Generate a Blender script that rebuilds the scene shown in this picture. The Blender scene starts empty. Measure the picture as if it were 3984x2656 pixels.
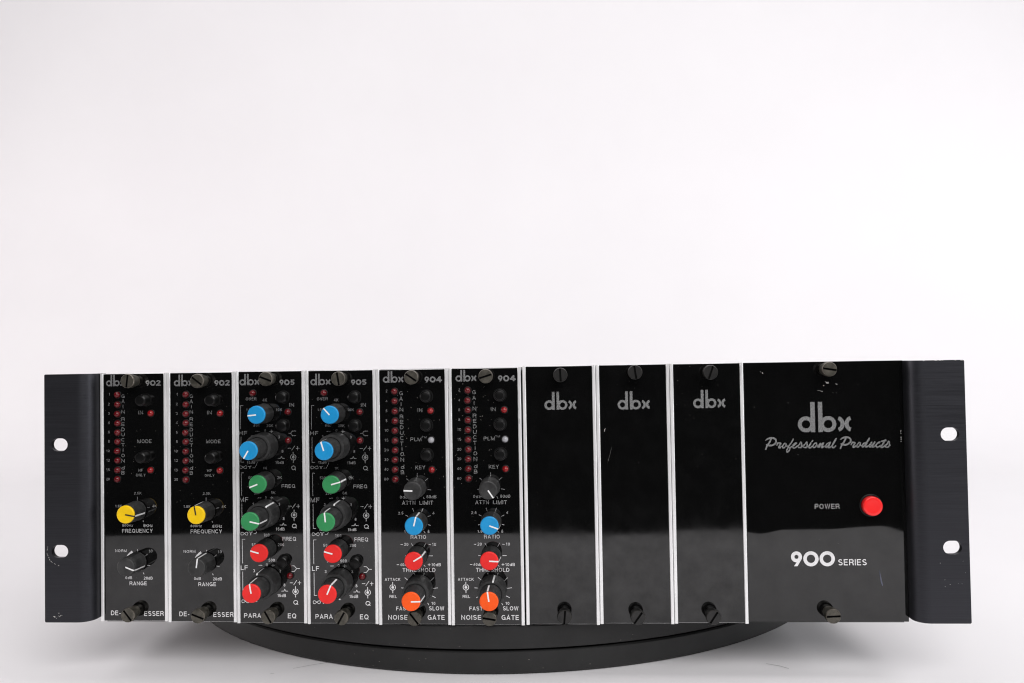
import bpy, bmesh, math, random
from mathutils import Matrix, Vector
random.seed(7)
PI = math.pi
sc = bpy.context.scene
COL = sc.collection

# ------------------------------------------------------------------ camera
CAM_POS = (0.058622, -0.43554, 0.135791)
PITCH, YAW, ROLL = 0.0231909, -0.0566584, -0.0164531
fwd = Vector((math.sin(YAW) * math.cos(PITCH), math.cos(YAW) * math.cos(PITCH), math.sin(PITCH)))
rgt = Vector((math.cos(YAW), -math.sin(YAW), 0.0))
upv = rgt.cross(fwd)
r2 = rgt * math.cos(ROLL) + upv * math.sin(ROLL)
u2 = -rgt * math.sin(ROLL) + upv * math.cos(ROLL)
cam = bpy.data.cameras.new('camera')
cam.sensor_width = 36.0
cam.lens = 3250.0 / 3984.0 * 36.0
cam.clip_start = 0.01
cam.clip_end = 50.0
camo = bpy.data.objects.new('camera', cam)
M = Matrix((r2, u2, -fwd)).transposed().to_4x4()
M.translation = CAM_POS
camo.matrix_world = M
COL.objects.link(camo)
sc.camera = camo

# ------------------------------------------------------------------ world: a dim room, no sky
w = bpy.data.worlds.new('World')
sc.world = w
w.use_nodes = True
bg = w.node_tree.nodes['Background']
bg.inputs['Color'].default_value = (0.9, 0.95, 1.0, 1)
bg.inputs['Strength'].default_value = 0.02

# ------------------------------------------------------------------ studio lamps and added fills
def area(name, loc, target, size, power, color=(1, 1, 1), size_y=None):
    l = bpy.data.lights.new(name, 'AREA')
    l.energy = power
    l.color = color
    l.size = size
    if size_y:
        l.shape = 'RECTANGLE'
        l.size_y = size_y
    o = bpy.data.objects.new(name, l)
    o.location = loc
    o.rotation_euler = (Vector(target) - Vector(loc)).to_track_quat('-Z', 'Y').to_euler()
    COL.objects.link(o)
    return o
area('key_softbox', (1.55, -0.10, 0.42), (0.0, 0.10, 0.03), 1.3, 15, (0.975, 0.98, 1.0), 0.8)
area('left_added_fill', (-1.6, 0.10, 0.24), (0.0, 0.15, -0.02), 0.8, 11, (1.0, 0.945, 0.94), 0.45)  # added fill with no known source, lightens the shadow left under the rack
area('front_softbox', (0.40, -1.25, 1.02), (0.0, 0.0, 0.04), 1.5, 24, (1.0, 0.985, 0.985), 0.8)
area('overhead_added_fill', (-0.05, 0.00, 2.1), (-0.05, 1.2, 0.75), 2.8, 20.5, (1.0, 0.978, 0.985), 1.0)  # added fill aimed at the sweep to brighten backdrop and floor

sc.cycles.use_denoising = True
sc.cycles.pixel_filter_type = 'BLACKMAN_HARRIS'
sc.cycles.filter_width = 1.15
sc.cycles.use_adaptive_sampling = False
sc.cycles.sample_clamp_indirect = 3.0
sc.cycles.caustics_reflective = False
sc.cycles.caustics_refractive = False
sc.view_settings.view_transform = 'Standard'
sc.view_settings.look = 'None'
sc.view_settings.exposure = 0.0
sc.view_settings.gamma = 1.0

# ------------------------------------------------------------------ materials
def mat(name, color, rough=0.5, metal=0.0, ior=1.5, coat=0.0, spec=None):
    m = bpy.data.materials.new(name)
    m.use_nodes = True
    b = m.node_tree.nodes['Principled BSDF']
    b.inputs['Base Color'].default_value = (*color, 1)
    b.inputs['Roughness'].default_value = rough
    b.inputs['Metallic'].default_value = metal
    b.inputs['IOR'].default_value = ior
    if spec is not None:
        b.inputs['Specular IOR Level'].default_value = spec
    if coat:
        b.inputs['Coat Weight'].default_value = coat
        b.inputs['Coat Roughness'].default_value = 0.08
    return m
def nodes(m):
    nt = m.node_tree
    return nt, nt.nodes, nt.links, nt.nodes['Principled BSDF']
def tex_coord(nt, kind='Object'):
    t = nt.nodes.new('ShaderNodeTexCoord')
    return t.outputs[kind]
def noise(nt, vec, scale, detail=3, rough=0.5, scl=None):
    n = nt.nodes.new('ShaderNodeTexNoise')
    n.inputs['Scale'].default_value = scale
    n.inputs['Detail'].default_value = detail
    n.inputs['Roughness'].default_value = rough
    if scl:
        mp = nt.nodes.new('ShaderNodeMapping')
        mp.inputs['Scale'].default_value = scl
        nt.links.new(vec, mp.inputs['Vector'])
        vec = mp.outputs['Vector']
    nt.links.new(vec, n.inputs['Vector'])
    return n.outputs['Fac']
def ramp(nt, fac, p0, c0, p1, c1):
    r = nt.nodes.new('ShaderNodeValToRGB')
    e = r.color_ramp.elements
    e[0].position = p0
    e[0].color = c0 if len(c0) == 4 else (*c0, 1)
    e[1].position = p1
    e[1].color = c1 if len(c1) == 4 else (*c1, 1)
    nt.links.new(fac, r.inputs['Fac'])
    return r.outputs['Color']
def g(v):
    return (v, v, v)
def bump(nt, height, strength, dist, b):
    n = nt.nodes.new('ShaderNodeBump')
    n.inputs['Strength'].default_value = strength
    n.inputs['Distance'].default_value = dist
    nt.links.new(height, n.inputs['Height'])
    nt.links.new(n.outputs['Normal'], b.inputs['Normal'])

def panel_material(name, wavy, dust, haze_amt, r0, r1):
    m = mat(name, g(0.004), 0.07, 0.0, 1.62)
    nt, N, L, b = nodes(m)
    co = tex_coord(nt, 'Object')
    geo = nt.nodes.new('ShaderNodeNewGeometry').outputs['Position']
    # smudges and polish: roughness and a faint film of dust that has its own shape
    sm = noise(nt, geo, 60, 5, 0.6)
    L.new(ramp(nt, sm, 0.35, g(r0), 0.75, g(r1)), b.inputs['Roughness'])
    sp = noise(nt, geo, 1500, 2, 0.5)
    big = noise(nt, geo, 45, 3, 0.6)
    spk = ramp(nt, sp, 0.745 - dust, g(0.0), 0.80 - dust, g(1.0))
    msk = ramp(nt, big, 0.50, g(0.0), 0.62, g(1.0))
    mul = nt.nodes.new('ShaderNodeMath'); mul.operation = 'MULTIPLY'
    L.new(spk, mul.inputs[0]); L.new(msk, mul.inputs[1])
    film = noise(nt, geo, 95, 6, 0.65)
    fcol = ramp(nt, film, 0.45, g(0.0025), 0.8, g(0.0025 + haze_amt * 0.25))
    L.new(ramp(nt, film, 0.32, g(0.47 - haze_amt * 12), 0.7, g(0.47 + haze_amt * 9)), b.inputs['Specular IOR Level'])
    mix = nt.nodes.new('ShaderNodeMix'); mix.data_type = 'RGBA'
    L.new(mul.outputs[0], mix.inputs['Factor'])
    L.new(fcol, mix.inputs['A'])
    mix.inputs['B'].default_value = (0.30, 0.28, 0.26, 1)
    L.new(mix.outputs['Result'], b.inputs['Base Color'])
    if wavy:
        wv = noise(nt, geo, 26, 1, 0.3)
        bump(nt, wv, 1.0, wavy, b)
    return m
M_PANEL = panel_material('gloss black panel', 0.00004, 0.02, 0.004, 0.025, 0.06)
M_BLANK = panel_material('gloss black blank panel', 0.00003, 0.0, 0.008, 0.04, 0.10)
M_POWER = panel_material('gloss black power panel', 0.00042, -0.02, 0.004, 0.015, 0.04)

M_PRINT = mat('silver lettering', (0.80, 0.80, 0.82), 0.20, 0.83)
nt, N, L, b = nodes(M_PRINT)
L.new(ramp(nt, noise(nt, nt.nodes.new('ShaderNodeNewGeometry').outputs['Position'], 400, 3), 0.3, g(0.78), 0.7, g(0.90)), b.inputs['Base Color'])
M_ALU = mat('bare aluminium edge', (0.86, 0.86, 0.87), 0.30, 0.45)
nt, N, L, b = nodes(M_ALU)
gp = nt.nodes.new('ShaderNodeNewGeometry').outputs['Position']
L.new(ramp(nt, noise(nt, gp, 300, 4, 0.6, (3, 3, 0.12)), 0.3, g(0.88), 0.7, g(0.96)), b.inputs['Base Color'])
L.new(ramp(nt, noise(nt, gp, 180, 3, 0.6, (3, 3, 0.3)), 0.3, g(0.26), 0.7, g(0.42)), b.inputs['Roughness'])
M_KNOB = mat('black knob plastic', g(0.018), 0.42)
nt, N, L, b = nodes(M_KNOB)
gp = nt.nodes.new('ShaderNodeNewGeometry').outputs['Position']
L.new(ramp(nt, noise(nt, gp, 160, 5, 0.65), 0.36, g(0.011), 0.72, g(0.040)), b.inputs['Base Color'])
L.new(ramp(nt, noise(nt, gp, 220, 3, 0.6), 0.3, g(0.40), 0.7, g(0.60)), b.inputs['Roughness'])
def cap_mat(name, c):
    m = mat(name, c, 0.42, spec=0.35)
    nt, N, L, b = nodes(m)
    gp = nt.nodes.new('ShaderNodeNewGeometry').outputs['Position']
    bump(nt, noise(nt, gp, 900, 2), 0.12, 0.0001, b)
    L.new(ramp(nt, noise(nt, gp, 140, 5, 0.65), 0.25, tuple(v * 0.86 for v in c), 0.6, c), b.inputs['Base Color'])
    L.new(ramp(nt, noise(nt, gp, 260, 3, 0.6), 0.3, g(0.28), 0.7, g(0.44)), b.inputs['Roughness'])
    return m
M_CAP = {'yellow': cap_mat('yellow cap', (0.90, 0.58, 0.002)), 'blue': cap_mat('blue cap', (0.012, 0.28, 0.60)),
         'green': cap_mat('green cap', (0.032, 0.25, 0.085)), 'red': cap_mat('red cap', (0.80, 0.022, 0.020)),
         'orange': cap_mat('orange cap', (0.92, 0.095, 0.004)), 'black': M_KNOB}
M_LINE = mat('white pointer paint', g(0.80), 0.45)
M_LINEK = mat('black pointer paint', (0.02, 0.018, 0.01), 0.5)
def screw_mat(name, c0, c1, rough, metal):
    m = mat(name, c0, rough, metal)
    nt, N, L, b = nodes(m)
    gp = nt.nodes.new('ShaderNodeNewGeometry').outputs['Position']
    L.new(ramp(nt, noise(nt, gp, 260, 5, 0.65), 0.35, c0, 0.7, c1), b.inputs['Base Color'])
    return m
M_SCREW = screw_mat('tarnished nickel screw', (0.055, 0.052, 0.042), (0.13, 0.12, 0.10), 0.38, 0.55)
M_SCREWW = screw_mat('worn screw rim', (0.20, 0.18, 0.15), (0.42, 0.38, 0.33), 0.35, 0.8)
M_SCREWK = screw_mat('black thumb screw', (0.006, 0.006, 0.006), (0.018, 0.017, 0.016), 0.36, 0.1)
M_SCREWKR = screw_mat('highlighted black screw rim', (0.020, 0.019, 0.018), (0.075, 0.070, 0.066), 0.35, 0.4)  # rim highlight put into the colour, lighter than the screw body
M_SLOT = mat('dark slot', g(0.003), 0.7, spec=0.1)
M_LED = mat('red lens', (0.115, 0.0025, 0.005), 0.12, 0, 1.5)
M_LEDB = mat('bright red lens', (0.25, 0.006, 0.008), 0.12, 0, 1.5)
M_LEDW = mat('milky white lens', (0.34, 0.34, 0.36), 0.18, 0, 1.5)
M_BEZEL = mat('black bezel', g(0.003), 0.5, spec=0.25)
M_BTN = mat('black push button', g(0.004), 0.30, spec=0.25)
M_PRED = mat('red power button', (0.88, 0.022, 0.022), 0.24, spec=0.5)
M_EAR = mat('brushed black anodised', (0.05, 0.05, 0.054), 0.42, 0.75)
nt, N, L, b = nodes(M_EAR)
gp = nt.nodes.new('ShaderNodeNewGeometry').outputs['Position']
br = noise(nt, gp, 300, 5, 0.7, (0.07, 1.0, 6.0))
L.new(ramp(nt, br, 0.25, (0.027, 0.027, 0.032), 0.75, (0.043, 0.044, 0.051)), b.inputs['Base Color'])
L.new(ramp(nt, br, 0.3, g(0.36), 0.7, g(0.52)), b.inputs['Roughness'])
bump(nt, br, 0.12, 0.00005, b)
M_CHIP = mat('bare metal chip', (0.75, 0.74, 0.72), 0.4, 0.3)
M_DUST_GLINT = mat('grey lint and glints', (0.24, 0.22, 0.20), 0.9)
M_SMEAR = mat('bluish grease smear', (0.085, 0.09, 0.13), 0.35)
M_CHASSIS = mat('black chassis paint', g(0.015), 0.5)
M_TURN = mat('black turntable plastic', g(0.020), 0.46, spec=0.4)
nt, N, L, b = nodes(M_TURN)
gp = nt.nodes.new('ShaderNodeNewGeometry').outputs['Position']
L.new(ramp(nt, noise(nt, gp, 40, 6, 0.7), 0.3, g(0.007), 0.75, g(0.015)), b.inputs['Base Color'])
bump(nt, noise(nt, gp, 1400, 3), 0.25, 0.0001, b)
M_BACK = mat('white paper backdrop', (0.83, 0.825, 0.83), 0.7)
nt, N, L, b = nodes(M_BACK)
gp = nt.nodes.new('ShaderNodeNewGeometry').outputs['Position']
L.new(ramp(nt, noise(nt, gp, 3.0, 4, 0.6), 0.3, (0.825, 0.808, 0.822), 0.7, (0.850, 0.835, 0.848)), b.inputs['Base Color'])
bump(nt, noise(nt, gp, 700, 3), 0.06, 0.0002, b)
M_SCUFF = mat('grey scuff', g(0.45), 0.8)

# ------------------------------------------------------------------ helpers
mm = 0.001
def link(o, parent=None):
    COL.objects.link(o)
    if parent is not None:
        o.parent = parent
    return o
def make_mesh(name, verts, faces, m, smooth=None):
    me = bpy.data.meshes.new(name)
    me.from_pydata([tuple(c * mm for c in v) for v in verts], [], faces)
    me.materials.append(m)
    if smooth is not None:
        me.shade_smooth()
        me.set_sharp_from_angle(angle=math.radians(smooth))
    me.update()
    return me
def put(name, me, parent=None, loc=(0, 0, 0), roty=0.0):
    o = bpy.data.objects.new(name, me)
    o.location = tuple(c * mm for c in loc)
    o.rotation_euler = (0, roty, 0)
    return link(o, parent)
def thing(name, label, cat, loc=(0, 0, 0), group=None):
    o = bpy.data.objects.new(name, None)
    o.empty_display_size = 0.01
    o.location = tuple(c * mm for c in loc)
    o['label'] = label
    o['category'] = cat
    if group:
        o['group'] = group
    return link(o)
def box(x0, x1, y0, y1, z0, z1):
    v = [(x0, y0, z0), (x1, y0, z0), (x1, y1, z0), (x0, y1, z0), (x0, y0, z1), (x1, y0, z1), (x1, y1, z1), (x0, y1, z1)]
    f = [(0, 1, 5, 4), (1, 2, 6, 5), (2, 3, 7, 6), (3, 0, 4, 7), (4, 5, 6, 7), (3, 2, 1, 0)]
    return v, f
def bevelled_box(name, x0, x1, y0, y1, z0, z1, m, bev, seg=2):
    v, f = box(x0, x1, y0, y1, z0, z1)
    bm = bmesh.new()
    vs = [bm.verts.new(Vector(p) * mm) for p in v]
    for q in f:
        bm.faces.new([vs[i] for i in q])
    bmesh.ops.recalc_face_normals(bm, faces=bm.faces)
    bmesh.ops.bevel(bm, geom=bm.edges[:] , offset=bev * mm, segments=seg, affect='EDGES', profile=0.5)
    me = bpy.data.meshes.new(name)
    bm.to_mesh(me); bm.free()
    me.materials.append(m)
    me.shade_smooth(); me.set_sharp_from_angle(angle=math.radians(40))
    return me
def lathe_data(prof, seg, rmod=None, cap_end=True):
    """profile of (radius, height towards the viewer); axis is -Y"""
    v, f = [], []
    for k, (r, h) in enumerate(prof):
        for i in range(seg):
            a = 2 * PI * i / seg
            rr = r * (rmod(i, k) if rmod else 1.0)
            v.append((rr * math.cos(a), -h, rr * math.sin(a)))
    n = len(prof)
    for k in range(n - 1):
        for i in range(seg):
            j = (i + 1) % seg
            f.append((k * seg + i, k * seg + j, (k + 1) * seg + j, (k + 1) * seg + i))
    if cap_end:
        f.append(tuple((n - 1) * seg + i for i in range(seg)))
    return v, f
def lathe(name, prof, seg, m, rmod=None, cap_end=True, smooth=35):
    v, f = lathe_data(prof, seg, rmod, cap_end)
    return make_mesh(name, v, f, m, smooth)
def sweep_z(name, prof, z0, z1, m, smooth=35):
    """closed (x, y) outline extruded in z"""
    n = len(prof)
    v = [(x, y, z0) for x, y in prof] + [(x, y, z1) for x, y in prof]
    f = [(i, (i + 1) % n, n + (i + 1) % n, n + i) for i in range(n)]
    f += [tuple(range(n - 1, -1, -1)), tuple(range(n, 2 * n))]
    bm = bmesh.new()
    vs = [bm.verts.new(Vector(p) * mm) for p in v]
    for q in f:
        bm.faces.new([vs[i] for i in q])
    bmesh.ops.recalc_face_normals(bm, faces=bm.faces)
    me = bpy.data.meshes.new(name)
    bm.to_mesh(me); bm.free()
    me.materials.append(m)
    me.shade_smooth(); me.set_sharp_from_angle(angle=math.radians(smooth))
    return me

# ---- flat print: every mark is a thin sheet just proud of the panel
# ---- a plain grotesque alphabet drawn as pen strokes (cap height 1)
TW = 0.073
def _arc(cx, cy, rx, ry, a0, a1, n=10):
    return [(cx + rx * math.cos(math.radians(a0 + (a1 - a0) * i / n)), cy + ry * math.sin(math.radians(a0 + (a1 - a0) * i / n))) for i in range(n + 1)]
def _glyph_table():
    t, b, u = TW, TW, 1 - TW
    G = {}
    G['A'] = ([[(0.07, 0), (0.375, 0.96), (0.68, 0)], [(0.19, 0.32), (0.56, 0.32)]], 0.75)
    G['B'] = ([[(t, 0), (t, 1)], [(t, u), (0.38, u)] + _arc(0.38, (u + 0.53) / 2, 0.2, (u - 0.53) / 2, 90, -90) + [(t, 0.53)],
               [(0.38, 0.53)] + _arc(0.40, (0.53 + b) / 2, 0.22, (0.53 - b) / 2, 90, -90) + [(t, b)]], 0.70)
    G['C'] = ([_arc(0.40, 0.5, 0.32, 0.5 - b, 42, 318, 18)], 0.74)
    G['D'] = ([[(t, 0), (t, 1)], [(t, u), (0.30, u)] + _arc(0.30, 0.5, 0.34, 0.5 - b, 90, -90, 14) + [(t, b)]], 0.72)
    G['E'] = ([[(0.60, u), (t, u), (t, b), (0.62, b)], [(t, 0.52), (0.56, 0.52)]], 0.64)
    G['F'] = ([[(0.60, u), (t, u), (t, 0)], [(t, 0.50), (0.54, 0.50)]], 0.60)
    G['G'] = ([_arc(0.40, 0.5, 0.32, 0.5 - b, 42, 330, 18) + [(0.69, 0.46), (0.42, 0.46)], [(0.69, 0.5), (0.69, 0.02)]], 0.77)
    G['H'] = ([[(t, 0), (t, 1)], [(0.62, 0), (0.62, 1)], [(t, 0.52), (0.62, 0.52)]], 0.70)
    G['I'] = ([[(t, 0), (t, 1)]], 2 * t)
    G['K'] = ([[(t, 0), (t, 1)], [(0.62, 1), (t + 0.04, 0.38)], [(0.27, 0.58), (0.66, 0)]], 0.70)
    G['L'] = ([[(t, 1), (t, b), (0.55, b)]], 0.56)
    G['M'] = ([[(t, 0), (t, 0.97), (0.42, 0.06), (0.84 - t, 0.97), (0.84 - t, 0)]], 0.84)
    G['N'] = ([[(t, 0), (t, 0.95), (0.70 - t, 0.05), (0.70 - t, 1)]], 0.70)
    G['O'] = ([_arc(0.40, 0.5, 0.32, 0.5 - b, 90, 450, 24)], 0.80)
    G['P'] = ([[(t, 0), (t, 1)], [(t, u), (0.38, u)] + _arc(0.38, (u + 0.44) / 2, 0.22, (u - 0.44) / 2, 90, -90) + [(t, 0.44)]], 0.66)
    G['Q'] = ([_arc(0.40, 0.5, 0.32, 0.5 - b, 90, 450, 24), [(0.46, 0.28), (0.78, 0.0)]], 0.80)
    G['R'] = ([[(t, 0), (t, 1)], [(t, u), (0.40, u)] + _arc(0.40, (u + 0.48) / 2, 0.22, (u - 0.48) / 2, 90, -90) + [(t, 0.48)],
               [(0.40, 0.48), (0.56, 0.40), (0.60, 0.22), (0.64, 0.0)]], 0.70)
    G['S'] = ([_arc(0.335, 0.725, 0.235, 0.275 - b, 22, 258, 12)[:-1] + [(0.335, 0.51)] + _arc(0.345, 0.275, 0.255, 0.275 - b, 72, -160, 12)], 0.68)
    G['T'] = ([[(0.02, u), (0.64, u)], [(0.33, u), (0.33, 0)]], 0.66)
    G['U'] = ([[(t, 1), (t, 0.36)] + _arc(0.34, 0.36, 0.34 - t, 0.36 - b, 180, 360, 12) + [(0.68 - t, 1)]], 0.68)
    G['V'] = ([[(0.06, 1), (0.36, 0.04), (0.66, 1)]], 0.72)
    G['W'] = ([[(0.06, 1), (0.28, 0.05), (0.50, 0.95), (0.72, 0.05), (0.94, 1)]], 1.0)
    G['X'] = ([[(0.06, 0), (0.62, 1)], [(0.06, 1), (0.62, 0)]], 0.68)
    G['Y'] = ([[(0.05, 1), (0.35, 0.42), (0.65, 1)], [(0.35, 0.45), (0.35, 0)]], 0.70)
    G['Z'] = ([[(0.05, u), (0.58, u), (0.06, b), (0.60, b)]], 0.64)
    G['d'] = ([_arc(0.29, 0.36, 0.21, 0.36 - b, 0, 360, 20), [(0.53, 0), (0.53, 1)]], 0.60)
    G['z'] = ([[(0.03, 0.66), (0.42, 0.66), (0.05, b), (0.45, b)]], 0.48)
    G['0'] = ([_arc(0.28, 0.5, 0.205, 0.5 - b, 90, 450, 22)], 0.56)
    G['1'] = ([[(0.06, 0.76), (0.20, 0.83), (0.27, 0.97)], [(0.28, 1), (0.28, 0)]], 0.42)
    G['2'] = ([_arc(0.28, 0.70, 0.21, 0.30 - b, 170, -30, 10) + [(0.10, b + 0.06), (0.06, b), (0.52, b)]], 0.56)
    G['3'] = ([_arc(0.27, 0.73, 0.19, 0.27 - b, 160, -85, 10), _arc(0.27, 0.28, 0.21, 0.28 - b, 88, -160, 10)], 0.56)
    G['4'] = ([[(0.40, 0), (0.40, 0.96), (0.05, 0.29), (0.56, 0.29)]], 0.58)
    G['5'] = ([[(0.48, u), (0.15, u), (0.09, 0.47)] + _arc(0.27, 0.33, 0.22, 0.33 - b, 120, -155, 12)], 0.56)
    G['6'] = ([_arc(0.29, 0.32, 0.205, 0.32 - b, 90, 450, 18), _arc(0.33, 0.50, 0.25, 0.5 - b, 50, 195, 10)], 0.56)
    G['8'] = ([_arc(0.28, 0.735, 0.175, 0.265 - b, 90, 450, 18), _arc(0.28, 0.275, 0.205, 0.275 - b, 90, 450, 18)], 0.56)
    G['9'] = ([_arc(0.27, 0.68, 0.205, 0.32 - b, 90, 450, 18), _arc(0.23, 0.50, 0.25, 0.5 - b, 15, -130, 10)], 0.56)
    G['.'] = ([[(t, 0), (t, 2 * t)]], 2 * t)
    G['-'] = ([[(0.02, 0.36), (0.28, 0.36)]], 0.30)
    return G
GLYPH = _glyph_table()
def ribbon(pts, w):
    """one mitred band of quads along a polyline"""
    n = len(pts)
    closed = math.hypot(pts[0][0] - pts[-1][0], pts[0][1] - pts[-1][1]) < 1e-6
    L_, R_ = [], []
    for i in range(n):
        if closed:
            a, b_ = pts[(i - 1) % (n - 1)], pts[(i + 1) % (n - 1)]
        else:
            a, b_ = pts[max(i - 1, 0)], pts[min(i + 1, n - 1)]
        p = pts[i]
        def unit(q0, q1):
            d = math.hypot(q1[0] - q0[0], q1[1] - q0[1]) or 1.0
            return ((q1[0] - q0[0]) / d, (q1[1] - q0[1]) / d)
        d0 = unit(a, p) if (i > 0 or closed) else unit(p, b_)
        d1 = unit(p, b_) if (i < n - 1 or closed) else unit(a, p)
        mx, mz = -(d0[1] + d1[1]), d0[0] + d1[0]
        m = math.hypot(mx, mz) or 1.0
        mx, mz = mx / m, mz / m
        c = max(0.42, mx * -d0[1] + mz * d0[0])
        L_.append((p[0] + mx * w / 2 / c, p[1] + mz * w / 2 / c))
        R_.append((p[0] - mx * w / 2 / c, p[1] - mz * w / 2 / c))
    return L_, R_
class Flat:
    def __init__(self):
        self.v, self.f, self.k = [], [], 0
    def lift(self):
        self.k += 1
        return -0.10 - ((self.k * 37) % 61) * 0.0012
    def poly(self, pts):
        y = self.lift()
        a = sum(pts[i][0] * pts[(i + 1) % len(pts)][1] - pts[(i + 1) % len(pts)][0] * pts[i][1] for i in range(len(pts)))
        if a < 0:
            pts = pts[::-1]
        n = len(self.v)
        self.v += [(p[0], y, p[1]) for p in pts]
        self.f.append(tuple(range(n, n + len(pts))))
    def ring(self, cx, cz, ro, ri, a0=0.0, a1=2 * PI, seg=40, clip=None, sx=1.0):
        y = self.lift()
        n0 = len(self.v)
        k = max(4, int(seg * abs(a1 - a0) / (2 * PI)))
        for i in range(k + 1):
            a = a0 + (a1 - a0) * i / k
            for r in (ro, ri):
                x, z = cx + sx * r * math.cos(a), cz + r * math.sin(a)
                if clip:
                    x = min(max(x, clip[0]), clip[1])
                self.v.append((x, y, z))
        for i in range(k):
            q = n0 + 2 * i
            self.f.append((q + 1, q, q + 2, q + 3))
    def disc(self, cx, cz, r, seg=14):
        self.poly([(cx + r * math.cos(2 * PI * i / seg), cz + r * math.sin(2 * PI * i / seg)) for i in range(seg)])
    def stroke(self, pts, wd, joints=True, ends=False):
        """polyline with a width (mm), one number or one per point"""
        ws = wd if isinstance(wd, (list, tuple)) else [wd] * len(pts)
        for i in range(len(pts) - 1):
            (x0, z0), (x1, z1) = pts[i], pts[i + 1]
            d = math.hypot(x1 - x0, z1 - z0)
            if d < 1e-6:
                continue
            nx, nz = -(z1 - z0) / d, (x1 - x0) / d
            a, b_ = ws[i] / 2, ws[i + 1] / 2
            self.poly([(x0 + nx * a, z0 + nz * a), (x1 + nx * b_, z1 + nz * b_), (x1 - nx * b_, z1 - nz * b_), (x0 - nx * a, z0 - nz * a)])
            if joints and i > 0:
                self.disc(x0, z0, a, 10)
        if ends:
            self.disc(*pts[0], ws[0] / 2, 10)
            self.disc(*pts[-1], ws[-1] / 2, 10)
    def band(self, pts, w):
        """one mitred stroke of width w"""
        L_, R_ = ribbon(pts, w)
        y = self.lift()
        n = len(self.v)
        for p, q in zip(L_, R_):
            self.v += [(p[0], y, p[1]), (q[0], y, q[1])]
        for i in range(len(pts) - 1):
            k = n + 2 * i
            self.f.append((k + 1, k + 3, k + 2, k))
    def text(self, s, x0, z0, x1, z1):
        gap = 0.17
        cx, strokes = 0.0, []
        for c in s:
            st, wd = GLYPH[c]
            for l in st:
                strokes.append([(cx + p[0], p[1]) for p in l])
            cx += wd + gap
        cx -= gap
        kx = (x1 - x0) / cx
        kz = (z1 - z0)
        wt = TW * 2 * kz * (1.02 if kz > 1.7 else 0.95)
        for l in strokes:
            self.band([(x0 + p[0] * kx, z0 + p[1] * kz) for p in l], wt)
    def logo(self, x0, z0, x1, z1):
        s = (x1 - x0) / 515.0
        t = (z1 - z0) / 303.0
        X = lambda a: x0 + a * s
        Z = lambda a: z0 + a * t
        r_ = lambda a: a * (s + t) / 2
        self.ring(X(80), Z(80), r_(79), r_(41))
        self.poly([(X(125), Z(1)), (X(168), Z(1)), (X(168), Z(302)), (X(125), Z(302))])
        self.ring(X(293), Z(80), r_(79), r_(41))
        self.poly([(X(198), Z(1)), (X(240), Z(1)), (X(240), Z(302)), (X(198), Z(302))])
        self.ring(X(371), Z(80), r_(80), r_(42), -1.22, 1.22, 40, (X(386), 1e9))
        self.ring(X(529), Z(80), r_(80), r_(42), PI - 1.22, PI + 1.22, 40, (-1e9, X(514)))
    def number(self, s, x0, z0, x1, z1):
        wid = {'9': 160, '0': 222, '2': 190, '4': 204, '5': 175}
        if s == '900':
            wid = {'9': 163, '0': 220}
        gap = 15
        tot = sum(wid[c] for c in s) + gap * (len(s) - 1)
        k = (x1 - x0) / tot
        h = (z1 - z0) / 230.0
        cx = 0
        for c in s:
            W_ = wid[c]
            X = lambda a: x0 + (cx + a) * k
            Z = lambda a: z0 + a * h
            kk = (k + h) / 2
            if c == '0':
                self.ring(X(111), Z(115), 113 * kk, (62 if s == '900' else 55) * kk)
            elif c == '9':
                self.ring(X(80), Z(146), 82 * kk, 30 * kk)
                self.poly([(X(150), Z(108)), (X(162), Z(150)), (X(112), Z(90)), (X(40), Z(2)), (X(92), Z(2))])
                self.poly([(X(40), Z(2)), (X(92), Z(2)), (X(158), Z(120)), (X(100), Z(88))])
            elif c == '4':
                self.poly([(X(102), Z(0)), (X(157), Z(0)), (X(157), Z(230)), (X(102), Z(230))])
                self.poly([(X(0), Z(53)), (X(204), Z(53)), (X(204), Z(107)), (X(0), Z(107))])
                self.poly([(X(0), Z(80)), (X(62), Z(80)), (X(157), Z(230)), (X(97), Z(230))])
            elif c == '2':
                pts = [(X(95 + 62 * math.cos(a)), Z(162 + 42 * math.sin(a))) for a in [PI * (1.0 - i / 10 * 1.2) for i in range(11)]]
                self.stroke(pts + [(X(45), Z(30))], 50 * kk)
                self.poly([(X(0), Z(0)), (X(185), Z(0)), (X(185), Z(50)), (X(0), Z(50))])
            elif c == '5':
                self.poly([(X(30), Z(180)), (X(165), Z(180)), (X(165), Z(230)), (X(30), Z(230))])
                self.poly([(X(22), Z(108)), (X(70), Z(108)), (X(80), Z(225)), (X(30), Z(225))])
                self.stroke([(X(82 + 66 * math.cos(a)), Z(76 + 52 * math.sin(a))) for a in [2.1 - i / 12 * 4.6 for i in range(13)]], 48 * kk)
            cx += W_ + gap
    def dial(self, cx, cz, s=1.0):
        self.ring(cx, cz, 1.62 * s, 1.28 * s, PI / 2 + 0.42, PI / 2 - 0.42 + 2 * PI, 28)
        self.disc(cx, cz - 0.05, 0.72 * s)
        self.stroke([(cx, cz), (cx, cz + 2.75 * s)], 0.36 * s)
        self.stroke([(cx, cz - 1.4 * s), (cx, cz - 3.05 * s)], 0.36 * s)
    def build(self, name, parent, m=None):
        return put(name, make_mesh(name, self.v, self.f, m or M_PRINT), parent)

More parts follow.
